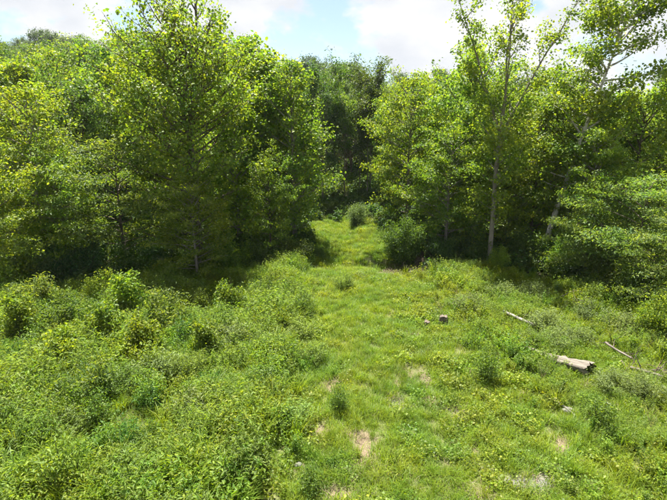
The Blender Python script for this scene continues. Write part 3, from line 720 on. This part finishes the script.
def scatter(name, P3, rot, scl, idx, label):
    me = bpy.data.meshes.new(name); n = len(P3)
    me.vertices.add(n); me.vertices.foreach_set('co', np.ascontiguousarray(P3, np.float32).ravel())
    a = me.attributes.new('turn', 'FLOAT_VECTOR', 'POINT'); a.data.foreach_set('vector', np.ascontiguousarray(rot, np.float32).ravel())
    a = me.attributes.new('size', 'FLOAT_VECTOR', 'POINT'); a.data.foreach_set('vector', np.ascontiguousarray(scl, np.float32).ravel())
    a = me.attributes.new('pick', 'INT', 'POINT'); a.data.foreach_set('value', np.ascontiguousarray(idx, np.int32))
    o = link(name, me); o['kind'] = 'stuff'; o['label'] = label[0]; o['category'] = label[1]
    ng = bpy.data.node_groups.get('plant_scatter')
    if ng is None:
        ng = bpy.data.node_groups.new('plant_scatter', 'GeometryNodeTree')
        ng.interface.new_socket('Geometry', in_out='INPUT', socket_type='NodeSocketGeometry')
        ng.interface.new_socket('Geometry', in_out='OUTPUT', socket_type='NodeSocketGeometry')
        N, Lk = ng.nodes, ng.links
        gi, go = N.new('NodeGroupInput'), N.new('NodeGroupOutput')
        ip = N.new('GeometryNodeInstanceOnPoints'); ci = N.new('GeometryNodeCollectionInfo')
        ci.inputs['Collection'].default_value = cov; ci.inputs['Separate Children'].default_value = True; ci.inputs['Reset Children'].default_value = True
        def na(nm, ty):
            x = N.new('GeometryNodeInputNamedAttribute'); x.data_type = ty; x.inputs['Name'].default_value = nm; return x.outputs['Attribute']
        er = N.new('FunctionNodeEulerToRotation')
        Lk.new(na('turn', 'FLOAT_VECTOR'), er.inputs[0]); Lk.new(er.outputs[0], ip.inputs['Rotation'])
        Lk.new(na('size', 'FLOAT_VECTOR'), ip.inputs['Scale']); Lk.new(na('pick', 'INT'), ip.inputs['Instance Index'])
        ip.inputs['Pick Instance'].default_value = True
        Lk.new(gi.outputs[0], ip.inputs['Points']); Lk.new(ci.outputs[0], ip.inputs['Instance']); Lk.new(ip.outputs[0], go.inputs[0])
    md = o.modifiers.new('plants', 'NODES'); md.node_group = ng
    return o

rc = np.random.RandomState(31)
def sample(n, y0, y1, k=.80, m=4):
    y = np.sqrt(rc.uniform(y0**2, y1**2, n)); x = rc.uniform(-1, 1, n)*(k*(y+2.2)+m*.5)
    return x, y
def tallness(x, y):
    """1 in the waist-high weeds of the left half, 0 on the trodden strip, about a half among the logs on the right"""
    xb = np.interp(y, [0, 9, 13.3, 17.5, 22, 27, 60], [-1.3, -1.2, -.3, -1.0, -.9, -.6, -3])+.55*wob(x, y, 1.3, 3)
    left = sstep(.3, -1.3, x-xb)
    xr = np.interp(y, [0, 10, 15, 20, 26, 30], [9, 7.5, 6.2, 5.6, 5.2, 3.6])+.7*wob(x, y, 1.1, 9)
    right = .62*sstep(-1.2, 1.4, x-xr)
    lane = sstep(30, 33, y)*.15
    for lu, lv, lr in ((520, 325, 1.1), (578, 376, 1.1), (566, 414, .7), (617, 362, .5), (440, 328, .6)):
        lx, ly = ground_at(lu, lv)
        right = right*(1-.85*np.exp(-(((x-lx)/lr)**2+((y-ly+.35)/lr)**2)))
    return np.clip(np.maximum(np.maximum(left, right), lane), 0, 1)

acc = {'P': [], 'r': [], 's': [], 'i': [], 'g': []}
def emit(kind, x, y, s, sz=None, grp=0, tiltamt=.12):
    n = len(x)
    if n == 0: return
    acc['P'].append(np.stack([x, y, terrain(x, y)-.01], 1))
    acc['r'].append(np.stack([rc.normal(0, tiltamt, n), rc.normal(0, tiltamt, n), rc.uniform(0, 6.28, n)], 1))
    szz = s if sz is None else sz
    acc['s'].append(np.stack([s, s, szz], 1)); acc['i'].append(rc.choice(IDX[kind], n)); acc['g'].append(np.full(n, grp))

def pops(kind, n, y0, y1, dens, smin, smax, grp, hgain=None):
    x, y = sample(n, y0, y1)
    keep = rc.uniform(0, 1, n) < dens(x, y); x, y = x[keep], y[keep]
    s = rc.uniform(smin, smax, len(x))
    if hgain is not None: s = s*hgain(x, y)
    emit(kind, x, y, s, None, grp)

nof = lambda x, y: 1-forest_val(x, y)
bare = lambda x, y: np.clip(1-1.35*patch_val(x, y), .14, 1)*np.clip(1-1.6*patch_val(x, y+.8, (2,)), 0, 1)*np.clip(1-2*patch_val(x, y, (2,)), 0, 1)
clum = lambda x, y, o, lo=-.3, hi=.5: sstep(lo, hi, wob(x, y, 2.1, o))
# trodden strip and low right side
pops('short', 52000, 6, 45, lambda x, y: nof(x, y)*bare(x, y)*(1-.75*tallness(x, y)), .8, 1.5, 0)
pops('carpet', 30000, 6, 45, lambda x, y: nof(x, y)*bare(x, y)*(.22+.40*sstep(1, 4, x))*(.25+.75*clum(x, y, 12))*(1-.55*tallness(x, y)), .8, 1.7, 0)
pops('forb', 12000, 6, 36, lambda x, y: nof(x, y)*bare(x, y)*(.10+.25*sstep(2, 5, x))*clum(x, y, 5)*(1-tallness(x, y)), .35, .8, 0)
pops('tall', 9000, 6, 36, lambda x, y: nof(x, y)*bare(x, y)*(1-tallness(x, y))*(.12+.5*clum(x, y, 15)), .35, .65, 0)
pops('stalk', 2500, 6, 30, lambda x, y: nof(x, y)*(1-tallness(x, y))*.3, .35, .7, 0)
pops('straw', 6000, 6, 30, lambda x, y: nof(x, y)*(.10+.9*np.clip(patch_val(x, y)*1.6, 0, 1)), .6, 1.1, 0)
# tall weeds of the left half and among the logs
tg = lambda x, y: np.clip(.55+.65*tallness(x, y)+.38*wob(x, y, 1.6, 6), .35, 1.9)
pops('tall', 14000, 6, 34, lambda x, y: nof(x, y)*bare(x, y)*tallness(x, y)*(.25+.6*clum(x, y, 1)), .7, 1.25, 1, tg)
pops('forb', 22000, 6, 34, lambda x, y: nof(x, y)*bare(x, y)*tallness(x, y)*(.35+.6*clum(x, y, 2)), .7, 1.3, 1, tg)
pops('fine', 15000, 6, 34, lambda x, y: nof(x, y)*bare(x, y)*tallness(x, y)*clum(x, y, 8, 0, .6), .75, 1.2, 1, tg)
pops('stalk', 900, 6, 32, lambda x, y: nof(x, y)*tallness(x, y)*.4, .8, 1.4, 1)
pops('tall', 2500, 28, 45, lambda x, y: nof(x, y)*.8, .5, .9, 1)
# undergrowth in the shade of the edge
pops('under', 10000, 17, 48, lambda x, y: forest_val(x, y)*.85, .8, 1.8, 2)
pops('under', 9000, 48, 85, lambda x, y: forest_val(x, y)*.8, 1.2, 2.6, 2)
for k in acc: acc[k] = np.concatenate(acc[k])
for gi_, (nm, lb) in enumerate((('meadow_grass', ('short grass and low leafy cover of the trodden strip and right side', 'grass')),
                                ('meadow_weeds', ('tall mixed grass and leafy weeds filling the clearing', 'weeds')),
                                ('undergrowth', ('dark leafy undergrowth on the shaded wood floor', 'undergrowth')))):
    w = acc['g'] == gi_
    scatter(nm, acc['P'][w], acc['r'][w], acc['s'][w], acc['i'][w], lb); print(nm, w.sum())

# ------------------------------------------------------------------ single weed clumps and saplings of the meadow
def weed(P, u, v, s, label, name='weed_clump', cat='weed', group=None, wide=1.0):
    x, y = ground_at(u, v)
    return tree(name, P, x, y, rnd.uniform(0, 6.28), (s*wide, s*wide, s), label, cat, group, part='foliage')
weed(W_plume[0], 266, 362, 1.15, 'soft grey-green weed mound left of the trodden strip, upper of two', wide=1.25)
weed(W_plume[1], 268, 398, 1.05, 'soft grey-green weed mound left of the trodden strip, lower of two', wide=1.25)
weed(W_plume[0], 312, 362, .95, 'grey-green weed mound touching the trodden strip', wide=1.2)
weed(W_plume[1], 345, 290, .95, 'feathery weed clump in front of the lane mouth', wide=1.2)
weed(W_silver, 470, 312, 1.0, 'grey-green weed mound right of the two stumps', wide=1.5)
weed(W_silver, 545, 330, 1.0, 'grey-green weeds growing round the white log', wide=1.4)
weed(W_silver, 575, 345, .9, 'grey-green weeds behind the big weathered log', wide=1.3)
weed(W_silver, 620, 335, 1.1, 'pale weed clump left of the bushes at the right border', wide=1.3)
weed(W_silver, 645, 400, .95, 'grey-green weed clump at the right border', wide=1.2)
weed(W_leaf[1], 600, 432, 1.15, 'dark leafy weed clump below the big weathered log')
weed(W_leaf[2], 488, 380, 1.25, 'upright leafy weed in the middle of the right half')
weed(W_leaf[0], 313, 492, .85, 'small yellowish weed beside the bare spot at the bottom')
weed(W_leaf[0], 470, 348, .9, 'leafy weed below the right stump')
weed(W_leaf[2], 340, 410, .85, 'leafy weed on the left rim of the trodden strip')
weed(S_sap, 66, 372, .8, 'yellow-green sapling standing in weeds at far left', name='sapling', cat='sapling')
weed(S_sap, 108, 352, .95, 'tallest yellow-green sapling in the weeds on the left', name='sapling', cat='sapling')
weed(S_sap, 142, 358, .8, 'yellow-green sapling right of the tallest one on the left', name='sapling', cat='sapling')
weed(S_feat, 92, 408, .85, 'dark feathery sapling below the yellow-green ones on the left', name='sapling', cat='sapling')
weed(S_feat, 60, 335, 1.0, 'feathery sapling on the shadow line at far left', name='sapling', cat='sapling')
weed(S_sap, 205, 362, .72, 'low sapling right of the sapling group on the left', name='sapling', cat='sapling')
for u_, v_, s_, lb_ in ((232, 352, 1.15, 'pale rounded weed mound left of the upper grey-green mound'), (205, 420, 1.05, 'pale rounded weed mound in the middle of the left half'), (160, 385, 1.1, 'pale rounded weed mound right of the sapling group'),
                        (290, 425, .9, 'low pale weed mound beside the strip'), (75, 440, 1.0, 'pale weed mound in the left foreground'), (20, 425, 1.05, 'pale weed mound at the left border'), (250, 325, 1.1, 'pale weed mound at the shade line'),
                        (300, 338, 1.0, 'pale weed mound left of the strip, near the lane'), (130, 480, .85, 'pale weed mound at the bottom left'), (230, 478, .85, 'pale weed mound at the bottom left of the strip')):
    weed(W_silver if s_ > 1.04 else W_plume[0], u_, v_, s_, lb_, wide=1.45)
for u_, v_, s_, lb_ in ((500, 300, .95, 'silvery weeds left of the straight bleached log'), (532, 300, 1.05, 'silvery weeds behind the straight bleached log'), (590, 322, 1.0, 'silvery weeds below the green bush on the right'), (556, 348, .85, 'silvery weeds over the upper end of the big log'), (528, 345, .7, 'silvery weeds round the short log piece'), (610, 392, .8, 'silvery weeds below the long fallen branch')):
    weed(W_silver, u_, v_, s_, lb_, wide=1.35)
W_dark = shrub_gen('weed', 131, 1.25, .6, 22, 2000, .075, M['bush'], clump=.09, aspect=.42, stem_mat=M['stem'], low=.12)
for u_, v_, s_, lb_ in ((95, 398, 1.1, 'dark weed clump below the saplings on the left'), (52, 402, .95, 'dark weed clump near the left border, below the far left sapling'), (152, 412, .9, 'dark weed clump right of the dark feathery sapling'),
                        (186, 348, 1.1, 'dark weed clump at the shade line below the spreading tree'), (212, 398, .8, 'dark weed clump left of the lower grey-green mound'), (128, 446, .75, 'low dark weed clump in the left foreground'),
                        (36, 446, .8, 'low dark weed clump at the left border of the foreground'), (242, 444, .7, 'low dark weed clump left of the bare spots'), (18, 366, 1.0, 'dark weed clump touching the left border'), (300, 318, .9, 'dark weed clump below the lane-side bushes')):
    weed(W_dark, u_, v_, s_, lb_)
rw = np.random.RandomState(55)
for i_, (u_, v_, s_, lb_) in enumerate(((22, 338, .9, 'leafy sapling nearest the left border at the shadow line'), (168, 336, 1.0, 'sapling below the low spreading tree'),
                                      (228, 322, .85, 'sapling at the shade line left of the lane'), (38, 312, 1.0, 'sapling against the far left bushes'), (128, 322, 1.05, 'sapling behind the tallest one on the left'), (262, 306, .8, 'sapling below the lane-side poplars'))):
    weed((S_sap, S_feat)[i_ % 2], u_, v_, s_, lb_, name='sapling', cat='sapling')
cnt = 0
for _ in range(4000):
    u, v = rw.uniform(-30, 345), rw.uniform(298, 520)
    x, y = ground_at(u, v)
    if float(tallness(x, y)) < .7 or float(forest_val(x, y)) > .3: continue
    if any(math.hypot(x-p[0], y-p[1]) < 1.15 for p in placed[-300:]): continue
    placed.append((x, y)); k = rw.randint(5); s = rw.uniform(.8, 1.35)
    P = (W_plume+W_leaf)[k]
    o = tree('weed_clump', P, x, y, rw.uniform(0, 6.28), (s*1.1, s*1.1, s),
             ('big ' if s > 1.05 else 'small ')+('soft plumed' if k < 2 else 'leafy upright' if k < 4 else 'broad leafy')+' weed clump '
             + ('in the front' if v > 440 else 'halfway up' if v > 365 else 'near the shade line')+(' at the left border' if u < 75 else ' left of centre' if u < 210 else ' beside the grass strip'),
             'weed', 'plumed weeds of the left half' if k < 2 else 'leafy weeds of the left half', part='foliage')
    cnt += 1
    if cnt >= 110: break
print('weed clumps', cnt)

# ------------------------------------------------------------------ logs, stumps, fallen branches, stones
def pt(u, v, h=0.0):
    x, y = ground_at(u, v); return np.array([x, y, T(x, y)+h])

def log(name, p0, p1, r0, r1, mat, end_mat, label, seed, hollow=False, k=14, cat='log', jag=.06, rough=.10, flat=1.0):
    """a trunk piece lying along its own X axis: grooved, knotty shell and two ragged ends"""
    rng = np.random.RandomState(seed); n = 14
    ax = p1-p0; L = float(np.linalg.norm(ax)); c = (p0+p1)/2
    e = link(name, None, None, tuple(c)); e.rotation_euler = Vector(ax).to_track_quat('X', 'Z').to_euler()
    th = np.linspace(0, 2*PI, k, endpoint=False)
    groove = 1+rough*rng.uniform(-1, 1, k)
    t = np.linspace(0, 1, n); rad = r0+(r1-r0)*t
    bend = .035*L*np.sin(t*PI*rng.uniform(.8, 1.6))*rng.choice([-1, 1])
    rr = rad[:, None]*groove[None, :]*(1+.5*rough*rng.uniform(-1, 1, (n, k)))
    for _ in range(3):                                     # knots
        i, j = rng.randint(2, n-2), rng.randint(k); rr[i, j] *= 1.22
    X = (t-.5)[:, None]*L+np.zeros((1, k))
    X[0] += rng.uniform(-1, .6, k)*jag*L*.6; X[-1] += rng.uniform(-.8, 1, k)*jag*L*.6
    V = np.stack([X, bend[:, None]+rr*np.cos(th)[None, :], rr*np.sin(th)[None, :]], -1)
    i = np.arange(n-1)[:, None]*k; j = np.arange(k)[None, :]; j2 = (j+1) % k
    g = Geo(); g.add(V, None, np.stack([i+j, i+k+j, i+k+j2, i+j2], -1).reshape(-1, 4))
    e.scale = (1, 1, flat)
    link('bark_shell', g.mesh(name+'_shell', mat, True), e)
    for row, sgn in ((0, -1), (-1, 1)):
        ring = V[row]; cen = ring.mean(0); dep = (.14 if hollow else .02)*sgn
        mid = cen+(ring-cen)*.80-np.array([dep, 0, 0]); g2 = Geo()
        ctr = cen-np.array([dep*1.6, 0, 0])
        qd = [(q, (q+1) % k, k+(q+1) % k, k+q) for q in range(k)]; tt = [(k+q, k+(q+1) % k, 2*k) for q in range(k)]
        g2.add(np.vstack([ring*1.0+np.array([.003*sgn, 0, 0]), mid, ctr[None]]), tt, qd); link('broken_end', g2.mesh(name+'_end', end_mat), e)
    return tag(e, label, cat)

def branch_stub(e, s, d, L, r, mat, seed, name='branch_stub'):
    """a side branch that leaves its log at s (-.5 .. .5 of the length); d is a world direction"""
    rng = np.random.RandomState(seed); sh = e.children[0].data; n = len(sh.vertices)
    co = np.array([v.co for v in sh.vertices]); x = s*(co[:, 0].max()-co[:, 0].min()); near = co[np.argsort(np.abs(co[:, 0]-x))[:14]].mean(0)
    dl = e.rotation_euler.to_matrix().transposed() @ Vector(d); g = Geo()
    pp = bez(near, np.array(dl), L, 6, 0, rng, .13); g.tube(pp, np.linspace(r, r*.25, 7), 6, True, .1, rng); link(name, g.mesh(name, mat, True), e)

a = log('fallen_log', pt(503, 319, .40), pt(535, 330, .26), .075, .07, M['wood_white'], M['wood_old'], 'straight bleached log propped up in weeds, farthest of the logs', 1, jag=.02)
branch_stub(a, .1, (.35, -.1, 1), .75, .026, M['wood_dark'], 2)
branch_stub(a, .4, (-.2, .1, 1), .6, .024, M['wood_dark'], 3)
b = log('fallen_log', pt(543, 360, .20), pt(588, 378, .30), .17, .29, M['wood_old'], M['wood_dark'], 'thick weathered log with dark hollow end, largest of the logs', 4, hollow=True, k=22, jag=.16, rough=.20, flat=.72)
branch_stub(b, -.2, (-.5, .3, .6), .45, .05, M['wood_old'], 5)
log('fallen_log', pt(525, 352, .24), pt(542, 358, .20), .065, .07, M['wood_old'], M['wood_dark'], 'short weathered log piece left of the big log', 6)
log('fallen_log', pt(498, 335, .20), pt(512, 338, .16), .045, .04, M['wood_old'], M['wood_dark'], 'small stick of wood below the straight bleached log', 7)
c = log('fallen_branch', pt(604, 352, .40), pt(630, 366, .28), .045, .032, M['wood_old'], M['wood_dark'], 'long grey fallen branch right of the big log', 8, cat='branch')
branch_stub(c, -.2, (.6, .6, .15), .7, .020, M['stump'], 9, 'side_branch')
branch_stub(c, .1, (.7, -.2, .2), .7, .018, M['stump'], 10, 'side_branch')
d = log('fallen_branch', pt(553, 404, .20), pt(574, 417, .10), .030, .022, M['wood_white'], M['wood_old'], 'thin bleached branch on the ground below the big log', 11, cat='branch')
branch_stub(d, .1, (.5, -.4, .15), .35, .016, M['wood_white'], 12, 'side_branch')
e_ = log('fallen_branch', pt(630, 374, .22), pt(662, 385, .28), .055, .04, M['wood_old'], M['wood_dark'], 'brown rotting branch near the right border', 13, cat='branch')
branch_stub(e_, -.2, (-.3, .3, .8), .6, .026, M['wood_old'], 14, 'side_branch')
branch_stub(e_, .2, (.5, .2, .5), .7, .026, M['wood_dark'], 15, 'side_branch')
log('fallen_branch', pt(612, 380, .16), pt(638, 392, .16), .035, .025, M['wood_old'], M['wood_dark'], 'short fallen branch in weeds right of the big log', 16, cat='branch')

def brush(u, v, n, R_, h, label, seed):
    """a tangle of dead twigs, each twig a piece of its own"""
    rng = np.random.RandomState(seed); p = pt(u, v); e = link('brush_pile', None, None, tuple(p))
    for i in range(n):
        az = rng.uniform(0, 2*PI); q = np.array([rng.normal(0, R_*.5), rng.normal(0, R_*.35), rng.uniform(.02, h)]); el = rng.normal(.25, .35)
        L = rng.uniform(.6, 1.5); dd = np.array([math.cos(az)*math.cos(el), math.sin(az)*math.cos(el), math.sin(el)])
        g = Geo(); g.tube(bez(q-dd*L*.5, dd, L, 6, rng.normal(0, .2), rng, .16), np.linspace(rng.uniform(.012, .028), .004, 7), 5, True)
        link('twig', g.mesh('twig', M[('stump', 'stump', 'wood_dark')[rng.randint(3)]], True), e)
    tag(e, label, 'brush')
brush(648, 374, 20, .8, .30, 'tangle of dead brown twigs at the right border', 1)
brush(600, 347, 12, .7, .35, 'tangle of grey twigs behind the long fallen branch', 2)
brush(575, 312, 20, .9, .7, 'dead grey twigs in the pale bush above the logs', 3)
brush(412, 272, 22, 1.2, .25, 'strip of brown twigs across the ditch below the round bush', 4)

def stump(p, r, h, label, seed):
    rng = np.random.RandomState(seed); e = link('tree_stump', None, None, p)
    k = 12; th = np.linspace(0, 2*PI, k, endpoint=False); w = 1+rng.uniform(-.12, .12, k); g = Geo()
    V = []
    for z, s in ((-.15, 1.45), (.05, 1.25), (h*.5, 1.02), (h, .95)):
        V += [(math.cos(t)*r*s*ww, math.sin(t)*r*s*ww, z+(rng.uniform(-.05, .05) if z == h else 0)) for t, ww in zip(th, w)]
    q = [(j*k+i, j*k+(i+1) % k, (j+1)*k+(i+1) % k, (j+1)*k+i) for j in range(3) for i in range(k)]
    g.add(V, None, q); link('bark', g.mesh('stump_bark', M['bark'], True), e)
    g = Geo(); V2 = [(v_[0]*.98, v_[1]*.98, v_[2]-.01) for v_ in V[-k:]]+[(0, 0, h+.02)]
    g.add(V2, [(i, (i+1) % k, k) for i in range(k)]); link('cut_top', g.mesh('stump_top', M['stump']), e)
    tag(e, label, 'stump')
stump(pt(443, 323), .20, .46, 'taller dark tree stump in the meadow, right of two', 1)
stump(pt(427, 325), .14, .30, 'low brown tree stump in the meadow, left of two', 2)

def stone(u, v, r, label, seed):
    rng = np.random.RandomState(seed); k, m = 9, 5; V = [(0, 0, -.3*r)]
    for j in range(1, m):
        ph = PI*j/m
        V += [(math.sin(ph)*math.cos(t)*r*rng.uniform(.8, 1.2)*1.2, math.sin(ph)*math.sin(t)*r*rng.uniform(.8, 1.2), -math.cos(ph)*r*.6*rng.uniform(.85, 1.1)+.25*r) for t in np.linspace(0, 2*PI, k, endpoint=False)]
    V.append((0, 0, .85*r)); n = len(V)
    q = [(1+j*k+i, 1+j*k+(i+1) % k, 1+(j+1)*k+(i+1) % k, 1+(j+1)*k+i) for j in range(m-2) for i in range(k)]
    t = [(0, 1+(i+1) % k, 1+i) for i in range(k)]+[(n-1, n-1-k+i, n-1-k+(i+1) % k) for i in range(k)]
    g = Geo(); g.add(V, t, q); o = link('stone', g.mesh('stone', M['rock']), None, pt(u, v)); tag(o, label, 'stone')
stone(568, 411, .17, 'grey stone beside the thin bleached branch', 1)
stone(606, 407, .15, 'pale stone in the low weeds right of the bleached branch', 2)
stone(298, 466, .10, 'small stone in the bare spot at bottom left of the strip', 3)
stone(412, 272, .18, 'grey stone in the ditch below the dark bush', 4)

# ------------------------------------------------------------------ summer haze over the valley
def haze_box():
    m, N, Lk, out = new_mat('summer_haze')
    pv = N.new('ShaderNodeVolumePrincipled'); pv.inputs['Color'].default_value = (.80, .88, 1.0, 1); pv.inputs['Density'].default_value = 0.00014; pv.inputs['Anisotropy'].default_value = .2
    Lk.new(pv.outputs[0], out.inputs['Volume'])
    z0 = float(GZ.min())-1.0; z1 = 48.0; x1, y0, y1 = 1510.0, -310.0, 3010.0
    V = [(x, y, z) for z in (z0, z1) for x, y in ((-x1, y0), (x1, y0), (x1, y1), (-x1, y1))]
    g = Geo(); g.add(V, None, [(0, 3, 2, 1), (4, 5, 6, 7), (0, 1, 5, 4), (1, 2, 6, 5), (2, 3, 7, 6), (3, 0, 4, 7)])
    o = link('haze', g.mesh('haze', m)); o['kind'] = 'stuff'; o['label'] = 'thin pale summer haze lying over the whole valley'; o['category'] = 'haze'
haze_box()

# things that still share a label are told apart by their order from the left
shared = {}
for o in COL.objects:
    if o.parent is None and o.get('group'): shared.setdefault(o['label'], []).append(o)
ORD = ('first', 'second', 'third', 'fourth', 'fifth', 'sixth', 'seventh')
for lb, os_ in shared.items():
    if 2 <= len(os_) <= 7:
        os_.sort(key=lambda o: o.location.x/o.location.y)
        for i, o in enumerate(os_): o['label'] = lb+', '+ORD[i]+' from left'
